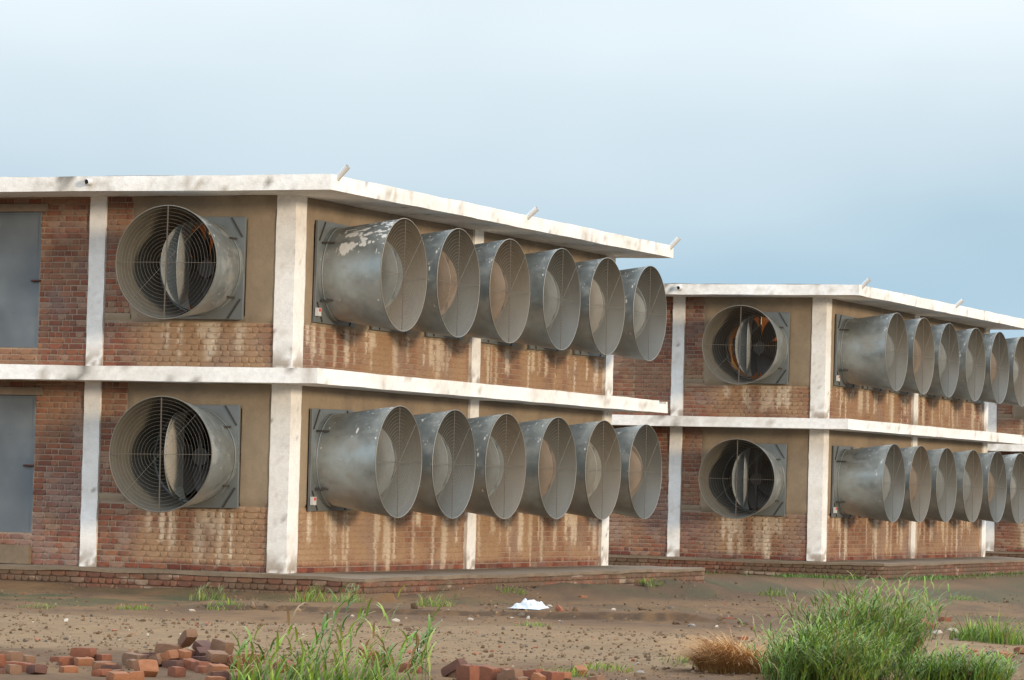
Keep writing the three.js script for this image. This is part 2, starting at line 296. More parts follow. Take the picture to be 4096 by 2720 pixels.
  // plinth faces
  const PF = { P: (u, v, n) => [u, v, D.pb + n] }, PS = { P: (u, v, n) => [D.pa + n, v, -u] };
  const PE = D.W + D.pc;
  lay(PF, 'p', -6.5, D.pa - .01, -.045 - 5 * CH, -.05, false); lay(PS, 'q', -D.pb + .01, PE, -.045 - 5 * CH, -.05, false);

  // ---- wall cores with the fan openings cut through them
  function core(u0, u1, y0, y1, holes) { const s = new THREE.Shape([new THREE.Vector2(u0, y0), new THREE.Vector2(u1, y0), new THREE.Vector2(u1, y1), new THREE.Vector2(u0, y1)]); for (const [hu, hy] of holes) { const h = new THREE.Path(); h.absarc(hu, hy, THROAT + .01, 0, Math.PI * 2, true); s.holes.push(h); } return new THREE.ExtrudeGeometry(s, { depth: .2, bevelEnabled: false, curveSegments: 24 }); }
  const fs = [0, 1].map((k) => core(D.x0, -.02, k ? D.yM - .01 : -.01, k ? D.yR - D.tR + .01 : D.yM - D.tM + .01, [[FAN_X, FAN_Y[k]]]).translate(0, 0, FRONT_N - .23));
  const front = mesh('front_wall', mergeGeometries(fs), MAT.core, T);
  const ss = [0, 1].map((k) => core(.02, D.W - .02, k ? D.yM - .01 : -.01, k ? D.yR - D.tR + .01 : D.yM - D.tM + .01, idx < 2 ? FAN_Z.map((z) => [z, FAN_Y[k]]) : []).rotateY(Math.PI / 2).translate(SIDE_N - .23, 0, 0));
  const side = mesh('side_wall', mergeGeometries(ss), MAT.core, T);
  const solid = (x0, x1, y0, y1, z0, z1) => new THREE.BoxGeometry(x1 - x0, y1 - y0, z1 - z0).translate((x0 + x1) / 2, (y0 + y1) / 2, (z0 + z1) / 2);
  mesh('rear_wall', solid(D.x0, -.03, 0, D.yR - D.tR + .01, -D.W + .02, -D.W + .22), MAT.core, T);
  mesh('end_wall', solid(D.x0 - .2, D.x0, 0, D.yR - D.tR + .01, -D.W + .02, -.05), MAT.core, T);
  mesh('inner_wall', mergeGeometries([solid(D.x0 + .02, -.35, .02, D.yM - D.tM - .02, -2.5, -2.35), solid(D.x0 + .02, -.35, D.yM + .02, D.yR - D.tR - .02, -2.5, -2.35)]), MAT.room, T);
  // mortar between the bricks
  const mg = new Geo(), patch = (g, F, face, u0, u1, v0, v1, n, step, base, amp = .004) => g.grid(Math.max(1, Math.round((u1 - u0) / step)), Math.max(1, Math.round((v1 - v0) / step)), (a, b) => { const u = mix(u0, u1, a), v = mix(v0, v1, b); return [F.P(u, v, n + amp * (fbm(u * 4, v * 4, S, 2) - .5)), stain(face, u, v, base(u, v)), [u, v]]; });
  const MC = (u, v) => { const k = .8 + .4 * fbm(u * 5, v * 5, S + 3, 3); return [.30 * k, .235 * k, .18 * k]; };
  for (const [a, b, c, d] of [[-4.25, -.31, 2.95, 3.63], [-4.25, -.31, 0, .96], [-6.2, -4.25, 2.95, 3.232], [-6.2, -4.25, 0, .472], [-4.25, -2.68, 3.63, 5.495], [-4.25, -2.68, .96, 2.745], ...(idx ? [[-6.2, -4.25, 3.232, 5.495], [-6.2, -4.25, .472, 2.745]] : [[-6.2, -4.25, 5.37, 5.495], [-6.2, -4.25, 2.62, 2.745]])]) patch(mg, FR, 'f', a, b, c, d, -.010, .045, MC);
  for (const [a, b, c, d] of [[.34, 12.64, 2.95, 3.63], [.34, 12.64, 0, .96]]) patch(mg, SD, 's', a, b, c, d, -.010, .05, MC);
  mesh('mortar', mg.build(), MAT.mortar, front);
  for (const g of single) mesh('brick', g.build(), MAT.brick, front);
  tag(mesh('brickwork', rest.build(), MAT.brick, T), null, null, null, 'stuff');

  // ---- cement plaster round the fans
  const PC = (u, v) => { const k = .84 + .32 * fbm(u * 1.7 + S, v * 1.7, 7, 4), d = sst(.52, .7, fbm(u * 3 + S, v * 2, 9, 4)); return mix3([.300 * k, .232 * k, .160 * k], [.20, .155, .115], .45 * d); };
  function plasterSheet(g, F, face, u0, u1, v0, v1, edges = 'b') { const n = .010; g.grid(Math.max(1, Math.round((u1 - u0) / .07)), Math.max(1, Math.round((v1 - v0) / .07)), (a, b) => { const u = mix(u0, u1, a), v = mix(v0, v1, b), k = ((edges.includes('l') && a < .001) || (edges.includes('r') && a > .999) || (edges.includes('b') && b < .001)) ? -.02 : n + .006 * (fbm(u * 2, v * 2, S, 3) - .5); const rag = (v - v0 < .03 && b < .001) ? (fbm(u * 6, S, 1, 3) - .5) * .06 : 0; let c = PC(u, v); const w = runAt(face, u, v); c = mix3(c, [.55, .46, .36], w * .5); return [F.P(u, v + rag, k), c, [u, v]]; }); }
  for (const k of [0, 1]) {
    const y0 = k ? 3.615 : .945, y1 = k ? D.yR - D.tR - .004 : D.yM - D.tM - .004, fy = FAN_Y[k], h = .70, g = new Geo(), A = -2.715, B = -.318;
    plasterSheet(g, FR, 'f', A, FAN_X - h, y0, y1, 'lb'); plasterSheet(g, FR, 'f', FAN_X + h, B, y0, y1); plasterSheet(g, FR, 'f', FAN_X - h, FAN_X + h, fy + .70, y1, ''); plasterSheet(g, FR, 'f', FAN_X - h, FAN_X + h, y0, fy - .70);
    plasterSheet(g, FR, 'f', -3.13, A + .03, y0 + .02, y0 + .145);
    mesh('plaster', g.build(), MAT.plaster, front);
    const q = new Geo();
    for (const [a, b, ids] of [[.358, 6.59, [0, 1, 2]], [6.95, 12.62, [3, 4, 5]]]) {
      if (idx === 2) { plasterSheet(q, SD, 's', a, b, y0, y1); continue; }
      let u = a; for (const id of ids) { const z = FAN_Z[id]; plasterSheet(q, SD, 's', u, z - h, y0, y1); plasterSheet(q, SD, 's', z - h, z + h, fy + .70, y1, ''); plasterSheet(q, SD, 's', z - h, z + h, y0, fy - .70); u = z + h; }
      plasterSheet(q, SD, 's', u, b, y0, y1);
    }
    mesh('plaster', q.build(), MAT.plaster, side);
  }

  // ---- whitewashed concrete frame
  const white = (q, face) => {
    const a = face[0] === 'x' ? q[2] : q[0], b = q[1], n = fbm(a * 1.3 + S, b * 2.2, face.charCodeAt(0) + 3, 4), n2 = fbm(a * 17 + S, b * 23, 31, 3), n3 = fbm(a * 46, b * 50, S, 2);
    let c = mix3([.87, .86, .84], [.79, .77, .735], sst(.42, .70, n));
    c = mix3(c, [.30, .245, .185], .22 * sst(.70, .76, n2) * sst(.45, .62, n)); c = mix3(c, [.16, .13, .10], .8 * sst(.80, .85, n3) * sst(.46, .6, n));
    return c;
  };
  const dirtyEdge = (q, face) => { // fascia: rain has washed grime over the lip
    let c = white(q, face); const a = face[0] === 'x' ? q[2] : q[0];
    const g = sst(.50, .72, fbm(a * 3.2 + S + 70, q[1] * 6, 12, 4)) * sst(.42, .68, fbm(a * 34, q[1] * 5, S, 3)); c = mix3(c, [.36, .30, .23], .7 * g);
    if (face === 'z+' && q[0] < -2.55 && q[0] > -3.72) c = mix3(c, [.40, .35, .28], .5 * sst(.36, .62, fbm(a * 5 + S, q[1] * 8, 4, 4)));
    if (face === 'z+' && q[0] < -3.0 && q[0] > -3.5) c = mix3(c, [.12, .11, .09], .85 * sst(.5, .66, fbm(a * 7, q[1] * 11, S + 5, 3)));
    return c;
  };
  const under = (q, face) => face === 'y+' ? [.30, .26, .21] : face === 'y-' ? white([q[0], q[2], 0], 'z') : dirtyEdge(q, face);   // whitewashed below and at the edges, bare concrete on top
  const roof = mesh('roof_slab', slab(D.x0 - .6, D.aR, D.yR - D.tR, D.yR, -D.W - D.cR, D.bR, under, .10, .014, new Geo(), S).build(), MAT.paint, T);
  // layer of tar and earth on the roof, with a ragged lip
  const tar = new Geo(); tar.grid(110, 60, (a, b) => { const x = mix(D.x0 - .4, D.aR - .5, a), z = mix(D.bR - .05, -D.W, b), e = (a < .001 || a > .999 || b < .001 || b > .999) ? -.02 : .012 + .030 * fbm(x * 1.5 + S, z * 1.5, 3, 3); return [[x, D.yR + e, z], [.085, .055, .042], [x, z]]; });
  mesh('roof_covering', tar.build(), MAT.concrete, roof);
  const floorS = mesh('floor_slab', slab(D.x0 - .4, D.aM, D.yM - D.tM, D.yM, -D.W - D.cM + .45, D.bM, under, .14, .010, new Geo(), S + 8).build(), MAT.paint, T);
  mesh('chipped_edge', slab(D.x0 - .4, D.aM - .003, D.yM - D.tM + .004, D.yM - .055, -D.W - D.cM, -D.W - D.cM + .455, under, .12, .012, new Geo(), S + 11).build(), MAT.paint, floorS);
  mesh('chipped_edge', slab(D.aM - .5, D.aM - .006, D.yM - .06, D.yM - .004, -D.W - D.cM, -D.W - D.cM + .07, under, .05, .014, new Geo(), S + 12).build(), MAT.paint, floorS);
  const splash = (q, face) => { let c = white(q, face); const a = q[0] + q[2], y = q[1] > 2.8 ? q[1] - D.yM : q[1]; const s = sst(.42, .02, y) * sst(.38, .52, fbm(a * 9 + S, y * 10, 22, 4)); c = mix3(c, [.26, .19, .13], .8 * s); return c; };
  for (const [a, b] of [[0, D.yM - D.tM + .004], [D.yM - .004, D.yR - D.tR + .004]]) {
    const col = (x0, x1, z0, z1) => mesh('column', slab(x0, x1, a, b, z0, z1, splash, .06, .008, new Geo(), S + x0 * 3 + z0).build(), MAT.paint, T);
    col(-.314, 0, -.357, 0); col(-3.40, -3.132, -.2, 0); col(-6.46, -6.19, -.2, 0); col(-.2, 0, -6.95, -6.595); col(-.2, 0, -D.W, -D.W + .36);
  }
  // ---- plinth
  const cap = (q) => { const k = .75 + .5 * fbm(q[0] * 2.2, q[2] * 2.2, S + q[1] * 3, 4); return [.19 * k, .140 * k, .095 * k]; };
  const plinth = mesh('plinth', slab(D.x0 - .5, D.pa - .022, -.8, -.03, -PE + .03, D.pb - .022, MCP, .3, .004, new Geo(), S).build(), MAT.mortar, T);
  function MCP(q) { const k = .8 + .4 * fbm(q[0] * 3, q[1] * 9, q[2] * 3, 3); return [.155 * k, .105 * k, .070 * k]; }
  mesh('plinth_cap', slab(D.x0 - .5, D.pa + .012, -.052, 0, -PE, D.pb + .012, cap, .09, .024, new Geo(), S).build(), MAT.concrete, plinth);

  // ---- shuttered opening above, steel door below, with lintels
  const lint = (q) => { const k = .8 + .4 * fbm(q[0] * 4, q[1] * 9, S, 3); return [.22 * k, .17 * k, .125 * k]; };
  if (idx === 0) {
  mesh('lintel', slab(-6.19, -4.12, 5.27, 5.385, -.2, .012, lint, .1, .006, new Geo(), S).build(), MAT.concrete, T);
  mesh('lintel', slab(-6.19, -4.12, 2.525, 2.64, -.2, .012, lint, .1, .006, new Geo(), S + 4).build(), MAT.concrete, T);
  const sheetGeo = (x0, x1, y0, y1) => { const g = new Geo(); const blk = (a, b, c, d, n0, n1) => slab(a, b, c, d, n0, n1, () => [1, 1, 1], .2, .003, g, S); blk(x0, x1, y0, y1, -.065, -.050); for (let x = x1 - .04; x > x0 + .05; x -= .94) blk(x, x + .04, y0, y1, -.051, -.040); blk(x0, x1, y0, y0 + .035, -.0505, -.0405); blk(x0, x1, y1 - .035, y1, -.0505, -.0405); return g.build(); };
  const sh = mesh('shutter', sheetGeo(-6.18, -4.242, 3.235, 5.265), shutterMat, T);
  mesh('bolt', new THREE.CylinderGeometry(.014, .014, .16, 8).rotateZ(Math.PI / 2).translate(-4.30, 4.234, -.025), MAT.iron, sh);
  const dr = mesh('door', sheetGeo(-6.18, -4.242, .475, 2.52), shutterMat, T);
  mesh('bolt', new THREE.CylinderGeometry(.014, .014, .17, 8).rotateZ(Math.PI / 2).translate(-4.33, 1.473, -.025), MAT.iron, dr);
  mesh('door_sill', slab(-6.1, -4.235, .004, .28, -.15, .06, cap, .09, .012, new Geo(), S + 3).build(), MAT.concrete, T);
  }

  // ---- rain spouts on the roof edge
  const spout = (x, y, z, dx, dy, dz, len, rad) => {
    const g = new THREE.LatheGeometry([[rad * .82, 0], [rad, 0], [rad, len], [rad * .82, len], [rad * .82, 0]].map((q) => new THREE.Vector2(...q)), 14);
    const o = mesh('rain_spout', g, MAT.pipe, T); o.position.set(x, y, z); o.quaternion.setFromUnitVectors(new THREE.Vector3(0, 1, 0), new THREE.Vector3(dx, dy, dz).normalize());
    mesh('bore_shade', new THREE.CylinderGeometry(rad * .81, rad * .81, len * .9, 14).translate(0, len * .46, 0), MAT.matteBlack, o);  // black plug in the pipe, standing in for the shade of its bore
  };
  if (idx < 2) { spout(.93, 5.66, .62, .72, .70, .1, .25, .044); spout(.93, 5.66, -6.5, .75, .66, 0, .24, .044); spout(.93, 5.66, -13.2, .70, .72, 0, .25, .044); spout(-2.93, 5.625, .80, -.1, -.06, 1, .16, .045); }
  return T;
}

// ---------------------------------------------------------------- exhaust fans
const CL = 1.12, RM = .820;
function coneGeo(off) { // round from the top: u=0 top, u=.25 local +x
  const g = new Geo(), prof = [[.0, .690], [.10, .690], [.105, .678], [.28, .702], [.55, .742], [.83, .782], [CL, RM]];
  const n = 72; g.grid(n, prof.length - 1, (a, b) => { const [s, r0] = prof[Math.round(b * (prof.length - 1))], th = a * Math.PI * 2, rr = r0 + off; return [[Math.sin(th) * rr, Math.cos(th) * rr, s], [1, 1, 1], [a, s / CL]]; });
  const q = g.build(); q.deleteAttribute('color');
  const nor = q.attributes.normal; for (let j = 0; j < prof.length; j++) { const a = j * (n + 1), b = a + n; for (let k = 0; k < 3; k++) { const m = (nor.array[a * 3 + k] + nor.array[b * 3 + k]); nor.array[a * 3 + k] = nor.array[b * 3 + k] = m; } } nor.needsUpdate = true;
  return q;
}
const FG = {};
FG.cone = coneGeo(.004); FG.liner = coneGeo(-.004); FG.liner.index.array.reverse();
FG.liner.computeVertexNormals();
FG.rim = new THREE.TorusGeometry(RM + .002, .008, 8, 72).translate(0, 0, CL);
FG.collar = new THREE.TorusGeometry(.692, .012, 6, 60).translate(0, 0, .10);
{
  const s = new THREE.Shape([[-.70, -.745], [.70, -.745], [.70, .745], [-.70, .745]].map((q) => new THREE.Vector2(...q))); const h = new THREE.Path(); h.absarc(0, 0, THROAT, 0, Math.PI * 2, true); s.holes.push(h);
  FG.plate = new THREE.ExtrudeGeometry(s, { depth: .034, bevelEnabled: true, bevelSize: .006, bevelThickness: .006, bevelSegments: 2, curveSegments: 32 }).translate(0, 0, -.02);
  FG.venturi = new THREE.CylinderGeometry(THROAT - .002, THROAT - .002, .30, 48, 1, true).rotateX(Math.PI / 2).translate(0, 0, -.13);
}
FG.guard = mergeGeometries(Array.from({ length: 15 }, (_, k) => new THREE.TorusGeometry(.052 * (k + 1), .0014, 4, 30 + 3 * k).translate(0, 0, CL - .012)));
FG.vstrip = new THREE.BoxGeometry(.020, 2 * RM - .02, .004).translate(0, 0, CL - .018);
FG.hstrip = new THREE.BoxGeometry(2 * RM - .02, .007, .004).translate(0, 0, CL - .022);
FG.rod = new THREE.CylinderGeometry(.0022, .0022, 2 * RM - .03, 6).rotateZ(-Math.PI / 4).translate(0, 0, CL - .006);
FG.strap = [[1, 1], [-1, 1], [1, -1], [-1, -1]].map(([a, b]) => new THREE.BoxGeometry(.34, .020, .014).rotateZ(-a * b * .98).translate(a * .57, b * .595, .030));
FG.bracket = [[1, 1], [-1, 1], [1, -1], [-1, -1]].map(([a, b]) => new THREE.BoxGeometry(.028, .022, .20).translate(a * .565, b * .43, .13));
FG.hinge = new THREE.CylinderGeometry(.016, .016, 1.33, 8).translate(0, 0, .40);
FG.pillar = new THREE.BoxGeometry(.05, 2 * THROAT, .05).translate(0, 0, -.16);
{ // half disc with a turned-up rim band, a thin sheet with two faces
  const R = .635, ri = .45, g = new Geo(), zz = (q) => q > ri ? (q - ri) * .30 : 0;
  for (const off of [0, .006]) g.grid(28, 4, (a, b) => { const q = [0, .22, ri, (ri + R) / 2, R][Math.round(b * 4)], th = (a - .5) * Math.PI; return [[Math.cos(th) * q, Math.sin(th) * q, zz(q) + off], [1, 1, 1], [Math.cos(th) * q, Math.sin(th) * q]]; });
  g.grid(28, 1, (a, b) => { const th = (a - .5) * Math.PI; return [[Math.cos(th) * R, Math.sin(th) * R, zz(R) + b * .006], [1, 1, 1], [a, b]]; });
  FG.door = g.build(); FG.door.deleteAttribute('color');
  const b = new Geo(); b.grid(4, 6, (a, c) => { const rr = mix(.12, .60, c), w = .17 + .06 * Math.sin(c * 3), tw = mix(.75, .35, c), x = (a - .5) * w * 2; return [[x * Math.cos(tw), rr, x * Math.sin(tw)], [1, 1, 1], [a, c]]; });
  const bl = b.build(); bl.deleteAttribute('color'); FG.blade = Array.from({ length: 6 }, (_, k) => bl.clone().rotateZ(k * Math.PI / 3 + .2).translate(0, 0, -.20));
  FG.hub = new THREE.CylinderGeometry(.13, .13, .12, 20).rotateX(Math.PI / 2).translate(0, 0, -.20);
}
function fan(label, pos, turn, group, o) {
  const t = thing('exhaust_fan', label, 'fan', pos, turn, group);
  const lm = linerMats[o.liner ?? 0], jr = rngFrom(label.length * 131 + Math.round(pos[2] * 997) + Math.round(pos[1] * 71)); t.rotation.order = 'YXZ'; t.rotation.z = (jr() - .5) * .03; t.rotation.x = (jr() - .5) * .016;
  const pl = mesh('housing_plate', FG.plate, plateMat, t); mesh('venturi', FG.venturi, lm, pl);
  const c = mesh('discharge_cone', FG.cone, coneMats[o.skin], t); mesh('liner', FG.liner, lm, c); mesh('rim', FG.rim, lm, c); mesh('collar', FG.collar, plateMat, c); c.scale.set(1 + (jr() - .5) * .02, 1 + (jr() - .5) * .02, 1 - jr() * .02);
  const gd = mesh('wire_guard', FG.guard, MAT.wire, t); mesh('guard_strip', FG.vstrip, MAT.strip, gd); mesh('guard_strip', FG.hstrip, MAT.strip, gd); mesh('guard_rod', FG.rod, MAT.wire, gd);
  for (const s of FG.strap) mesh('corner_strap', s, MAT.strap, t);
  for (const s of FG.bracket) mesh('cone_bracket', s, MAT.strap, t);
  mesh('hinge_post', FG.hinge, lm, t); mesh('bearing_beam', FG.pillar, MAT.blade, t);
  const dm = doorMats[o.door ?? 0];
  for (const s of [-1, 1]) { // butterfly doors blown open; +x half disc swung outwards about the vertical post
    const d = mesh('damper_door', FG.door, dm, t), a = (s > 0 ? o.openR : o.openL) * Math.PI / 180; d.position.set(0, 0, .40);
    d.rotation.y = s > 0 ? -a : Math.PI + a; d.scale.z = s > 0 ? 1 : -1;
  }
  const hub = mesh('hub', FG.hub, MAT.blade, t); hub.rotation.z = o.spin ?? 0;
  for (const b of FG.blade) mesh('blade', b, MAT.blade, hub);
  if (o.tag) { const g = new THREE.BoxGeometry(.11, .12, .05).translate(-.665, -.60, .05); const tg = mesh('tag', g, MAT.pipe, t); mesh('print', new THREE.BoxGeometry(.07, .045, .004).translate(-.665, -.57, .078), MAT.redprint, tg); }
  return t;
}
const B = [[0, 0, 0], [.162, -.024, -24.862], [.324, -.048, -49.724]];
building(0, B[0], 'nearest two-storey brick poultry house with whitewashed frame and broad overhanging roof');
building(1, B[1], 'second two-storey brick poultry house, standing behind the nearest one');
building(2, B[2], 'third poultry house, only a sliver of brick and white pillar behind the second one');

const ORD = ['first', 'second', 'third', 'fourth', 'fifth', 'sixth'], HOUSE = ['nearest house', 'second house', 'third house'], ROW = ['lower', 'upper'];
const rr = rngFrom(4242);
const doorPick = [[[0, 84], [0, 80], [0, 78], [1, 80], [2, 76], [1, 88]], [[0, 78], [1, 74], [1, 82], [0, 80], [2, 82], [0, 88]]];
for (let h = 0; h < 3; h++) for (let k = 0; k < 2; k++) {
  const dip = h === 0 && k === 0;
  fan(`cone exhaust fan facing the track, ${ROW[k]} floor of the ${HOUSE[h]}`, [FAN_X + B[h][0], FAN_Y[k] + B[h][1], FRONT_N + .072 + B[h][2]], 0, 'exhaust fans on the front walls', { skin: (h + k) % 4, liner: 3, door: dip ? 2 : 0, openL: dip ? 88 : 73, openR: dip ? 82 : 73, spin: rr() * 6 });
  if (h < 2) for (let i = 0; i < 6; i++) {
    const [dm, op] = doorPick[k][i], big = h === 0 && k === 1 && i === 0;
    const lab = big ? 'cone exhaust fan splashed with a big white paint patch, beside the corner pillar' : `side-wall cone fan, ${ROW[k]} row of ${HOUSE[h]}, ${ORD[i]} from the corner pillar`;
    fan(lab, [SIDE_N + .055 + B[h][0], FAN_Y[k] + B[h][1], -FAN_Z[i] + B[h][2]], Math.PI / 2, 'exhaust fans in rows on the side walls', { skin: big ? 4 : (i + k + h * 2) % 4, liner: [0, 2, 1, 0, 1, 2][(i + k * 2 + h) % 6], door: h ? (i % 3 === 1 ? 1 : 0) : dm, openL: op, openR: op - 6, spin: rr() * 6, tag: i === 0 });
  }
}
// lit bulbs inside the upper rooms, seen through the open fans
for (const h of [0, 1]) {
  const t = thing('light_bulb', `bare warm bulb glowing inside the upper room of the ${HOUSE[h]}`, 'bulb', [FAN_X + .55 + B[h][0], 5.02 + B[h][1], -1.55 + B[h][2]], 0, 'bulbs in the upper rooms');
  mesh('glass', new THREE.SphereGeometry(.035, 16, 12), new THREE.MeshStandardMaterial({ color: 0x000000, emissive: new THREE.Color().setRGB(1, .62, .25), emissiveIntensity: 8 }), t);
  mesh('holder', new THREE.CylinderGeometry(.02, .02, .40, 10).translate(0, .236, 0), MAT.matteBlack, t);
  const p = new THREE.PointLight(new THREE.Color().setRGB(1, .55, .2), 2.6); p.castShadow = true; p.position.set(0, -.06, 0); t.add(p);
}

// ---------------------------------------------------------------- loose bricks
const brickMats = [[.215, .078, .042], [.275, .115, .055], [.20, .110, .066], [.12, .056, .040]].map((c) => { const f = tile((x, y) => fbm(x * 6 + c[0] * 90, y * 6, c[1] * 50, 4), 128); return new THREE.MeshStandardMaterial({ color: new THREE.Color().setRGB(...c), map: dataTex(128, 128, (i, j) => { const v = .62 + .55 * f(i, j); return [v, v, v]; }), bumpMap: rep(roughBump, 1), bumpScale: .006, roughness: .94 }); });
const brickGeos = [0, 1, 2, 3].map((k) => { // worn block, unit size, corners knocked off
  const g = new THREE.BoxGeometry(1, 1, 1, 5, 3, 4), p = g.attributes.position;
  for (let i = 0; i < p.count; i++) { let x = p.getX(i), y = p.getY(i), z = p.getZ(i); const e = (Math.abs(x) > .49) + (Math.abs(y) > .49) + (Math.abs(z) > .49); const s = 1 - (e > 1 ? .06 * (e - 1) * (0.4 + 1.3 * vnoise(x * 5 + k * 7, y * 5, z * 5)) : 0); const n = (vnoise(x * 3 + k * 13, y * 3 + 5, z * 3) - .5) * .17; p.setXYZ(i, x * s + n * .4, y * s + n, z * s + n * .6); }
  g.computeVertexNormals(); return g;
});
const LOOSE = [[-4.27, 30.9, -.33, .047, .142, 0, 0], [-4.19, 31.0, -.263, .124, .091, 2, 0], [-4.06, 30.57, -.33, .253, .092, 0, 2], [-3.9, 31.9, -.30, .147, .049, 0, 0], [-3.87, 32.2, -.305, .099, .095, 0, 0], [-3.73, 32.3, -.277, .218, .083, 0, -3], [-3.7, 32.12, -.33, .118, .079, 1, 6], [-3.56, 32.27, -.33, .198, .119, 0, 0], [-3.27, 32.23, -.33, .256, .109, 2, 2], [-3.21, 32.6, -.301, .14, .08, 3, -8],
  [-2.98, 32.4, -.262, .238, .119, 2, 4], [-2.81, 32.3, -.174, .257, .100, 2, -24], [-2.67, 32.5, -.238, .159, .116, 3, 22], [-2.5, 32.3, -.215, .198, .113, 2, 8], [-3.04, 32.0, -.323, .118, .108, 2, 70], [-2.94, 32.0, -.285, .118, .082, 1, -20], [-2.82, 32.1, -.263, .098, .079, 1, 12], [-2.89, 31.9, -.318, .196, .072, 3, -6], [-2.74, 31.9, -.314, .127, .092, 0, 10], [-2.66, 32.3, -.278, .129, .089, 3, 25],
  [-2.58, 31.6, -.314, .116, .072, 0, 0], [-2.52, 32.0, -.274, .128, .082, 2, 15], [-2.45, 31.2, -.325, .124, .096, 1, 8], [-2.37, 32.0, -.305, .118, .098, 0, 65], [-2.22, 32.3, -.29, .198, .095, 1, 0], [-2.2, 31.5, -.318, .154, .081, 0, 5], [-3.13, 29.69, -.33, .146, .086, 1, 4], [-3.01, 29.75, -.33, .119, .082, 1, -3], [-2.98, 30.4, -.339, .112, .125, 1, 55], [-3.35, 30.39, -.33, .112, .056, 0, -10], [-2.37, 29.97, -.33, .092, .07, 1, 0],
  [-2.95, 32.25, -.335, .23, .09, 0, 3], [-2.7, 32.2, -.335, .22, .085, 3, -4], [-2.5, 32.25, -.335, .23, .10, 0, 5], [-2.6, 32.45, -.335, .21, .10, 2, 0], [-2.82, 32.45, -.29, .22, .10, 0, 2],
  [-1.27, 33.8, -.30, .207, .093, 0, 10], [-1.1, 33.0, -.32, .162, .105, 0, -8], [-.82, 32.2, -.32, .178, .103, 0, 0], [-1.91, 31.8, -.322, .156, .097, 0, 15], [-.43, 31.6, -.321, .223, .120, 3, -30], [-.3, 30.9, -.329, .208, .142, 0, -4], [-.13, 31.2, -.321, .163, .13, 0, 6], [.06, 31.0, -.321, .219, .120, 2, -14], [.08, 31.35, -.326, .181, .141, 2, 10], [.25, 31.3, -.318, .172, .115, 0, -12], [.3, 30.9, -.32, .095, .085, 1, 20], [.43, 31.2, -.327, .143, .095, 0, 4], [.69, 32.6, -.32, .09, .076, 1, 30],
  [5.42, 48.0, -.30, .176, .117, 1, -15], [5.41, 46.65, -.33, .171, .137, 0, 25], [6.0, 49.57, -.33, .121, .079, 0, 5], [2.68, 40.77, -.33, .057, .05, 0, 0], [2.95, 47.85, -.33, .073, .041, 0, 0], [1.18, 55.55, -.33, .102, .041, 1, 0], [4.93, 38.31, -.30, .059, .052, 1, 30], [6.18, 44.49, -.33, .082, .044, 0, 0]];
{ const q = rngFrom(5150); // the rest of the messy line: halves and bats
  for (let k = 0; k < 20; k++) { const u = -4.3 + 2.2 * q(), d = 30.0 + 2.6 * q(), w = .07 + .11 * q(), h = .05 + .045 * q(); LOOSE.push([u, d, -.335, w, h, Math.floor(q() * 4), (q() - .5) * 24]); }
  for (let k = 0; k < 8; k++) { const u = -.6 + 1.5 * q(), d = 30.6 + 1.6 * q(); LOOSE.push([u, d, -.335, .07 + .1 * q(), .05 + .05 * q(), Math.floor(q() * 4), (q() - .5) * 30]); }
  for (let k = 0; k < 8; k++) { const u = 4.6 + 1.5 * q(), d = 34.6 + 3.5 * q(); LOOSE.push([u, d, -.335, .05 + .07 * q(), .04 + .04 * q(), Math.floor(q() * 4), (q() - .5) * 30]); }
}
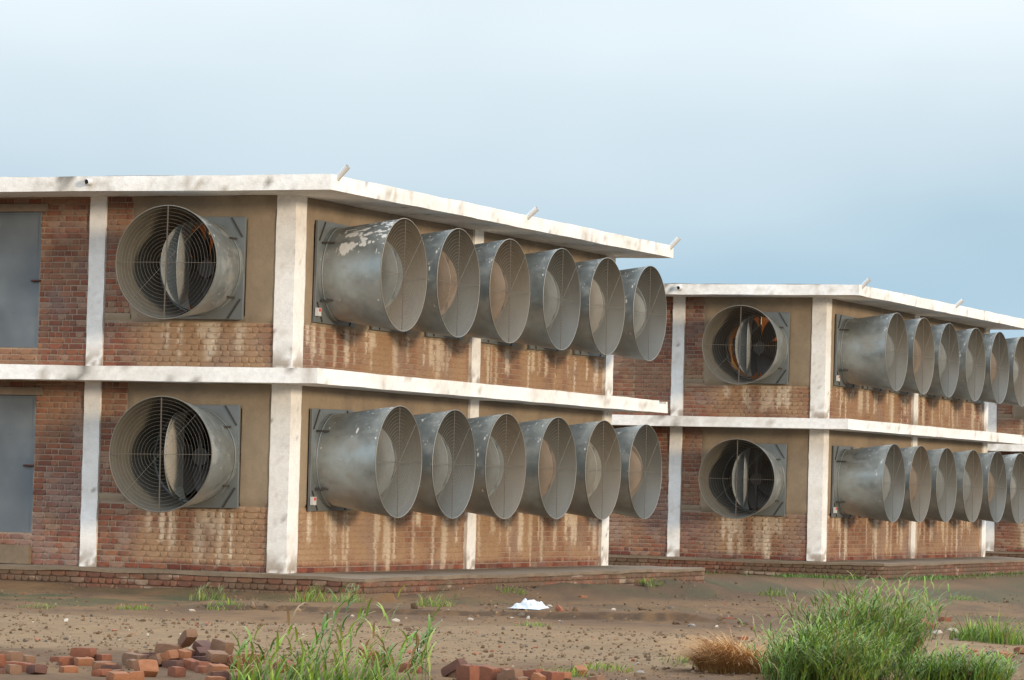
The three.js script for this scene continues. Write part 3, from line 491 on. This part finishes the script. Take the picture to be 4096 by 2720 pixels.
LOOSE.forEach(([u, d, y, w, h, tone, tilt], i) => {
  const [x, z] = site(u, d), rb = rngFrom(i * 31 + 5), a = Math.abs(tilt) > 40 ? Math.PI / 2 : 0;
  const W = w > .16 ? Math.max(w / .95, .2) : w, yaw = -.3943 + (rb() - .5) * .7;
  const ca = Math.abs(Math.cos(tilt * Math.PI / 180)), sa = Math.abs(Math.sin(tilt * Math.PI / 180));
  let L = a ? h : W, Hh = a ? w : h; if (!a && Math.abs(tilt) > 9) { Hh = Math.max(.06, Math.min(.085, h)); }
  const dep = w > .16 ? .11 : .10 + .09 * rb();
  const top = -.335; const gy = groundH(u, d); let yb = Math.max(y, top - .02); if (y < -.30) yb = gy - .008;
  const o = mesh(numbered('loose_brick'), brickGeos[i % 4], brickMats[tone], scene); o.scale.set(L, Hh, dep);
  o.rotation.set(0, 0, 0); o.rotation.order = 'YXZ'; o.rotation.y = yaw; o.rotation.z = -tilt * Math.PI / 180; o.rotation.x = (rb() - .5) * .12;
  const t = Math.abs(tilt * Math.PI / 180), half = (L * Math.sin(t) + Hh * Math.cos(t)) / 2; o.position.set(x, yb + half - .006, z);
  const where = u < -3.5 ? 'in the row by the gravel edge' : u < -2.9 && d < 31 ? 'lying in front of the brick heap' : u < -2.0 ? 'in the heap beside the tall grass' : u < -.6 ? 'half hidden behind the tall grass' : u < 1 ? 'in the low heap near the dry tuft' : d < 39 ? 'on the spoil heap beside the leafy grass' : 'lying alone on the bare earth';
  const special = i === 11 ? 'long brown brick tilted on top of the brick heap' : i === 8 ? 'longest brown brick lying flat between the scattered row and the heap' : i === 49 ? 'orange brick chunk on the far bank behind the leafy grass' : i === 50 ? 'red brick chunk below the orange one behind the leafy grass' : null;
  const place = (p) => p[0] < -3.5 ? 0 : p[0] < -2.9 && p[1] < 31 ? 1 : p[0] < -2 ? 2 : p[0] < -.6 ? 3 : p[0] < 1 ? 4 : p[1] < 39 ? 6 : 5;
  const alike = LOOSE.map((p, k) => [p, k]).filter(([p, k]) => p[5] === tone && place(p) === place(LOOSE[i]) && ![8, 11, 49, 50].includes(k)).sort((a, b) => a[0][0] - b[0][0]), at = alike.findIndex(([, k]) => k === i);
  const ord = alike.length > 1 ? ['first', 'second', 'third', 'fourth', 'fifth', 'sixth', 'seventh', 'eighth', 'ninth', 'tenth', 'eleventh', 'twelfth', 'thirteenth', 'fourteenth', 'fifteenth', 'sixteenth'][at] + ' ' : 'only ';
  tag(o, special ?? `${ord}${['red', 'orange', 'brown', 'dark'][tone]} broken brick${alike.length > 1 ? ' from the left,' : ''} ${where}`, 'brick', 'loose bricks on the ground');
});

// ---------------------------------------------------------------- gravel and crumbs of brick (nobody could count them)
{
  const g0 = new THREE.IcosahedronGeometry(1, 0), p = g0.attributes.position; for (let i = 0; i < p.count; i++) { const v = new THREE.Vector3().fromBufferAttribute(p, i); v.multiplyScalar(.75 + .5 * vnoise(v.x * 2 + 5, v.y * 2, v.z * 2)); p.setXYZ(i, v.x, v.y * .7, v.z); } g0.computeVertexNormals();
  const N = 8000, im = new THREE.InstancedMesh(g0, new THREE.MeshStandardMaterial({ roughness: .95 }), N), r = rngFrom(77), M = new THREE.Matrix4(), q = new THREE.Quaternion(), e = new THREE.Euler(), c = new THREE.Color();
  for (let i = 0; i < N; i++) {
    let u, d; for (let k = 0; k < 8; k++) { d = 28 + 36 * Math.pow(r(), 1.5); u = (r() - .5) * (10 + (d - 28) * .28) + (d - 28) * .03; const dens = fbm(u * .6 + 4, d * .4, 3, 3) + .15 * (d > 33 && d < 44) + .2 * bump2(u, d, 5.6, 36, 3, 4) + .25 * bump2(u, d, 2.0, 46.6, 1.4, 1.4) + .12 * bump2(u, d, 1.5, 33.5, 1.6, 2.4) + .3 * (Math.abs(d - 46.7) < .5 && u > -4 && u < 2.8); if (dens > .38 + .3 * r()) break; }
    const [x, z] = site(u, d); if ((x < D.pa + .05 && z < D.pb + .05 && z > -14) || (x < D.pa + .25 && z < -24.1)) d = 34 + 9 * r();
    const near = Math.max(1.6 * bump2(u, d, 2.0, 46.6, 1.5, 1.2), Math.abs(d - 46.7) < .35 && u > -4 && u < 2.6 ? .8 : 0, .7 * bump2(u, d, 5.6, 36, 3, 4)), s = (.0045 + .017 * Math.pow(r(), 4) + .005 * r()) * (1 + near * (r() < .35 ? 1.4 : .2)), [X, Z] = site(u, d); e.set(r() * 6, r() * 6, r() * 6); q.setFromEuler(e);
    M.compose(new THREE.Vector3(X, groundH(u, d) + s * .25, Z), q, new THREE.Vector3(s * (1 + r()), s, s * (1 + .5 * r()))); im.setMatrixAt(i, M);
    const k = r(), b = .7 + .6 * r(); if (k < .6) c.setRGB(.120 * b, .074 * b, .040 * b); else if (k < .75) c.setRGB(.105 * b, .085 * b, .066 * b); else if (k < .955) c.setRGB(.17 * b, .112 * b, .064 * b); else if (k < .99) c.setRGB(.24 * b, .09 * b, .05 * b); else c.setRGB(.40, .36, .30); im.setColorAt(i, c);
  }
  im.name = 'gravel'; im.castShadow = im.receiveShadow = true; scene.add(im); tag(im, 'grey gravel and brick crumbs strewn over the earth yard', 'gravel', null, 'stuff');
}
// stones one can pick out
const STONE = ['pale stone nearest the tall grass', 'pale stone uphill of the white sack', 'first pale stone from the left', 'second pale stone from the left', 'big pale stone', 'pale stone in line with the white sack', 'biggest pale stone', 'middle-sized pale stone', 'smallest pale stone', 'grey stone right of the dry tuft', 'grey stone left of the dry tuft', 'grey stone', 'dark stone'];
[[-.42, 45.4, .045, 'pale'], [1.45, 48.6, .05, 'pale'], [-3.95, 45.9, .05, 'pale'], [-1.9, 45.3, .04, 'pale'], [-1.32, 44.2, .06, 'pale'], [.62, 50.0, .05, 'pale'], [5.62, 45.6, .09, 'pale'], [5.35, 44.9, .08, 'pale'], [5.75, 44.6, .06, 'pale'], [4.0, 35.0, .05, 'grey'], [1.25, 33.2, .05, 'grey'], [2.35, 45.6, .06, 'grey'], [3.1, 46.9, .07, 'dark']].forEach(([u, d, s, kind], i) => {
  const g = new THREE.IcosahedronGeometry(1, 1), p = g.attributes.position; for (let k = 0; k < p.count; k++) { const v = new THREE.Vector3().fromBufferAttribute(p, k); v.multiplyScalar(.7 + .6 * vnoise(v.x * 1.7 + i * 9, v.y * 1.7, v.z * 1.7)); p.setXYZ(k, v.x * 1.25, v.y * .7, v.z); } g.computeVertexNormals();
  const [x, z] = site(u, d), m = mesh(numbered('stone'), g, new THREE.MeshStandardMaterial({ color: new THREE.Color().setRGB(...(kind === 'pale' ? [.36, .31, .25] : kind === 'grey' ? [.22, .20, .18] : [.09, .065, .05])), roughness: .93, bumpMap: roughBump, bumpScale: .01 }), scene);
  m.scale.setScalar(s * .72); m.position.set(x, groundH(u, d) + s * .15, z); m.rotation.y = i * 1.7;
  const where = d > 48.3 ? 'near the plinth of the nearest house' : u > 5 ? 'beside the grass at the far bank' : d > 45.2 && u < 0 ? 'along the washed-out bank' : d < 36 ? 'on the gravel by the dry grass' : u < 0 ? 'on the track by the bank' : 'on the bank beyond the white sack';
  tag(m, STONE[i] + ' ' + where, 'stone', 'single stones on the ground');
});

// ---------------------------------------------------------------- white plastic sack
{
  const [x, z] = site(.34, 47.35), t = new Geo(); // crumpled sheet, two lobes
  t.grid(60, 34, (a, b) => { const X = (a - .5) * .56, Z = (b - .5) * .34, e = Math.min(1, Math.min(a, 1 - a) * 6) * Math.min(1, Math.min(b, 1 - b) * 5); let h = .06 * Math.exp(-((X + .08) ** 2) / .03 - Z * Z / .02) + .05 * Math.exp(-((X - .17) ** 2) / .012 - Z * Z / .012); h += .10 * Math.abs(fbm(X * 10 + 3, Z * 12, 1, 3) - .5) * 2 + .010; const st = Math.abs(((X * 5 + Z * 2.5) % 1 + 1) % 1 - .5) < .09 ? .5 : 0; return [[X + .03 * (fbm(X * 7, Z * 7, 4, 2) - .5), h * e, Z + .03 * (fbm(X * 6, Z * 9, 9, 2) - .5)], mix3([.52, .54, .57], [.34, .43, .56], st), [X, Z]]; });
  const m = mesh('plastic_sack', t.build(), new THREE.MeshStandardMaterial({ vertexColors: true, roughness: .42 }), scene); m.position.set(x, groundH(.34, 47.35) + .004, z); m.rotation.y = -.3943;
  tag(m, 'crumpled white plastic sack with faint blue stripes on the bank', 'sack');
}

// ---------------------------------------------------------------- grass and weeds
const leafMat = new THREE.MeshPhysicalMaterial({ vertexColors: true, roughness: .75, side: THREE.DoubleSide, transmission: .25, thickness: 0 });
const hayMat = new THREE.MeshStandardMaterial({ vertexColors: true, roughness: .9, side: THREE.DoubleSide });
function bladeStrip(g, bx, by, bz, h, lean, dir, w, c0, c1, bend = 1, seg = 4) {
  const dx = Math.cos(dir), dz = Math.sin(dir), px = -dz, pz = dx; let s = g.n;
  for (let k = 0; k <= seg; k++) { const t = k / seg, l = lean * h * Math.pow(t, 1 + bend), y = h * (t - .35 * lean * Math.pow(t, 3)), ww = w * (t < .25 ? .7 + 1.2 * t : Math.max(0.05, 1 - Math.pow((t - .25) / .75, 1.6))) * .5, c = mix3(c0, c1, t); const x = bx + dx * l, z = bz + dz * l; g.v([x - px * ww, by + y, z - pz * ww], c, [0, t]); g.v([x + px * ww, by + y, z + pz * ww], c, [1, t]); }
  for (let k = 0; k < seg; k++) { const a = s + k * 2; g.q(a, a + 1, a + 3, a + 2); }
  return [bx + dx * lean * h, by + h * (1 - .35 * lean), bz + dz * lean * h];
}
const GREEN = [[.085, .190, .014], [.125, .240, .018], [.056, .125, .012], [.165, .265, .024], [.195, .245, .040]];
function grass(name, label, group, u, d, o) {
  const [x, z] = site(u, d), gy = groundH(u, d), t = thing(name, label, 'grass', [x, gy, z], 0, group), r = rngFrom(Math.round((u + 40) * 977 + d * 131)), g = new Geo(), sd = new Geo();
  const wind = Math.atan2(-.38417, .92326) + (o.wind ?? 0);
  const K = o.tufts ?? 0, cen = Array.from({ length: K }, () => { const a = r() * 6.283, q = Math.sqrt(r()) * .9; return [Math.cos(a) * q, Math.sin(a) * q, .5 + .75 * r(), r()]; });
  for (let i = 0; i < o.n; i++) {
    let a = r() * 6.283, q = Math.sqrt(r()), hk = 1, out = null; let bu = Math.cos(a) * q * o.ru, bd = Math.sin(a) * q * o.rd;
    if (K) { const c = cen[i % K], rad = .16 * Math.sqrt(r()), aa = r() * 6.283; bu = c[0] * o.ru + Math.cos(aa) * rad; bd = c[1] * o.rd + Math.sin(aa) * rad; q = Math.hypot(c[0], c[1]); hk = c[2]; out = aa; }
    const [wx, wz] = site(u + bu, d + bd), by = groundH(u + bu, d + bd) - gy - .01;
    const edge = 1 - .45 * q * q, h = o.h * hk * edge * (.35 + .75 * Math.pow(r(), o.tall ?? 1)), dir = out !== null && r() < .45 ? Math.atan2(-.38417 * Math.cos(out) - .92326 * Math.sin(out), .92326 * Math.cos(out) - .38417 * Math.sin(out)) : r() < (o.windy ?? .65) ? wind + (r() - .5) * 1.6 : r() * 6.283, c = GREEN[Math.floor(r() * (o.pale ? 5 : 4))], k = .75 + .5 * r(), dry = r() < (o.dry ?? .04), c0 = dry ? [.26, .18, .08] : [c[0] * k, c[1] * k, c[2] * k];
    const tip = bladeStrip(g, wx - x, by, wz - z, h, (o.lean ?? .5) * (.3 + r()), dir, o.w * (.6 + .8 * r()), c0, dry ? [.34, .25, .11] : mix3(c0, [c0[0] * 1.5 + .02, c0[1] * 1.3, c0[2] * 1.3], 1), .6 + .9 * r());
    if (o.leaves && h > o.h * .3) for (let s = 0; s < (o.nl ?? 6); s++) { const b = .2 + .75 * (s + r() * .6) / (o.nl ?? 6), la = dir + (s % 2 ? 1 : -1) * (.5 + r()), le = o.lean * .6; bladeStrip(g, wx - x + (tip[0] - wx + x) * b * b, by + h * b * .95, wz - z + (tip[2] - wz + z) * b * b, (o.ll ?? .2) * (1 + .7 * r()), .9 + .5 * r(), la, (o.lw ?? .02) * (1 + .6 * r()), c0, [c0[0] * 1.3, c0[1] * 1.2, c0[2] * 1.2], .7); }
    if (o.seed && r() < o.seed && h > o.h * .5) for (let s = 0; s < 9; s++) { const b = s / 9; bladeStrip(sd, tip[0] - Math.cos(dir) * b * .10 * h, tip[1] - b * .22 * h, tip[2] - Math.sin(dir) * b * .10 * h, .07 + .05 * r(), .9, dir + (r() - .5) * 2.4, .007, [.17, .20, .07], [.24, .25, .10], .6, 2); }
  }
  tag(mesh('blades', g.build(), leafMat, t), null, null, null, 'stuff'); if (sd.n) tag(mesh('seed_heads', sd.build(), leafMat, t), null, null, null, 'stuff');
  return t;
}
grass('grass_clump', 'tall broad-bladed green grass clump growing over the red bricks in front', 'grass clumps', -1.45, 29.6, { n: 430, ru: .80, rd: .5, h: .50, w: .018, lean: .6, tall: 1.6, windy: .6 });
grass('grass_clump', 'sparse tall grass stems rising behind the broad-bladed clump', 'grass clumps', -1.35, 30.3, { n: 34, ru: 1.0, rd: .5, h: .92, w: .010, lean: .4, ll: .17, lw: .015, tall: 1.0, windy: .7, seed: .35, leaves: true, pale: true });
grass('grass_clump', 'large bushy fine-bladed green grass clump beside the dry tuft', 'grass clumps', 2.95, 32.7, { tufts: 34, n: 1500, leaves: true, nl: 4, ll: .10, lw: .009, dry: .07, pale: true, ru: .68, rd: .9, h: .62, w: .008, lean: .75, tall: .9, windy: .8, seed: .05 });
grass('grass_clump', 'tallest green grass clump with feathery heads in front of the second house', 'grass clumps', 3.45, 35.2, { tufts: 34, n: 1500, leaves: true, nl: 5, ll: .11, lw: .009, dry: .10, ru: .52, rd: .9, h: .94, w: .008, lean: .62, tall: .9, windy: .85, seed: .07, pale: true });
grass('grass_clump', 'bright green grass on the spoil heap below the tallest clump', 'grass clumps', 4.05, 32.7, { tufts: 18, n: 800, leaves: true, nl: 3, ll: .08, lw: .008, ru: .65, rd: .5, h: .36, w: .010, lean: .75, windy: .8 });
grass('grass_clump', 'low green grass at the bottom corner of the spoil heap', 'grass clumps', 5.5, 33.3, { tufts: 12, n: 900, ru: .7, rd: .4, h: .26, w: .010, lean: .7, windy: .8 });
grass('grass_clump', 'green grass clump on the bank beside the brick chunks', 'grass clumps', 5.6, 41.0, { tufts: 14, n: 1100, ru: .55, rd: 1.0, h: .40, w: .011, lean: .7, windy: .8 });
grass('grass_clump', 'small grass clump at the frame edge beyond the spoil heap', 'grass clumps', 6.7, 41.6, { tufts: 9, n: 600, ru: .6, rd: .8, h: .36, w: .011, lean: .7, windy: .8 });
grass('dry_tuft', 'orange-brown dry tuft of fine dead grass beside the bushy green clump', null, 2.16, 33.9, { n: 1, ru: .1, rd: .1, h: .01, w: .001 });
{ // the dead tuft: a dome of hair-thin straw
  const t = scene.children[scene.children.length - 1]; t.children[0].removeFromParent(); const g = new Geo(), r = rngFrom(808), wind = Math.atan2(-.38417, .92326);
  for (let i = 0; i < 2600; i++) { const a = r() * 6.283, q = Math.sqrt(r()), c = mix3([.46, .235, .080], [.64, .38, .155], r()); bladeStrip(g, Math.cos(a) * q * .36, -.01, Math.sin(a) * q * .32, (.72 - .42 * q * q) * (.45 + .5 * r()), .8 + .9 * r(), r() < .6 ? wind + Math.PI * .9 + (r() - .5) * 2.2 : a, .005, c, c, .8, 4); }
  mesh('straw', g.build(), hayMat, t);
}
[[-4.1, 50.1, .22, 'beside the front plinth of the nearest house'], [-2.62, 48.6, .26, 'below the whitewashed corner pillar'], [-2.15, 49.4, .20, 'below the corner of the plinth'], [-.91, 48.1, .20, 'on the bank midway to the white sack'], [-4.7, 46.3, .10, 'in the damp hollow by the front plinth'], [-3.6, 46.7, .12, 'at the start of the washed-out bank'], [-5.9, 46.0, .08, 'at the far end of the damp hollow'], [.55, 32.4, .12, 'by the low brick heap'], [.95, 33.6, .10, 'between the low brick heap and the dry tuft'], [1.75, 35.0, .10, 'behind the dry tuft'], [.35, 44.0, .07, 'on the track below the white sack'], [.1, 54.4, .10, 'beside the side plinth of the nearest house'], [2.4, 60.5, .12, 'near the far corner of the nearest plinth'], [4.4, 60.0, .16, 'in front of the second house beside the tallest grass'], [6.6, 57.2, .12, 'in front of the side wall of the second house'], [7.6, 60.5, .12, 'beside the side plinth of the second house']].forEach(([u, d, h, where]) => grass('grass_tuft', `small green grass tuft ${where}`, 'small grass tufts', u, d, { n: 110, ru: .26, rd: .45, h: h * 1.25, w: .012, lean: .6, windy: .6, pale: true, seed: h > .18 ? .1 : 0 }));
{ // ground cover along the foot of the second house
  const r = rngFrom(3131), g = new Geo();
  for (let i = 0; i < 5200; i++) { const x = 2.6 + .162 - 6.5 + 11.5 * r(), front = r() < .6; let X, Z; if (front) { X = -4.2 + 6.1 * r(); Z = -24.19 + .15 + .9 * Math.pow(r(), 2); } else { X = 1.8 + .9 * Math.pow(r(), 2); Z = -24 - 13 * r(); } if (fbm(X * 1.3 + 9, Z * 1.3, 2, 3) < .42 + .2 * r()) continue; const [u, d] = unsite(X, Z), c = GREEN[Math.floor(r() * 3)]; bladeStrip(g, X, groundH(u, d) - .01, Z, .05 + .13 * r() * r(), .7, r() * 6.28, .014, c, mix3(c, [.10, .15, .04], .5), 1, 2); }
  const m = mesh('weeds', g.build(), leafMat, scene); tag(m, 'low green weeds along the foot of the second house', 'weeds', null, 'stuff');
}
renderer.render(scene, camera);
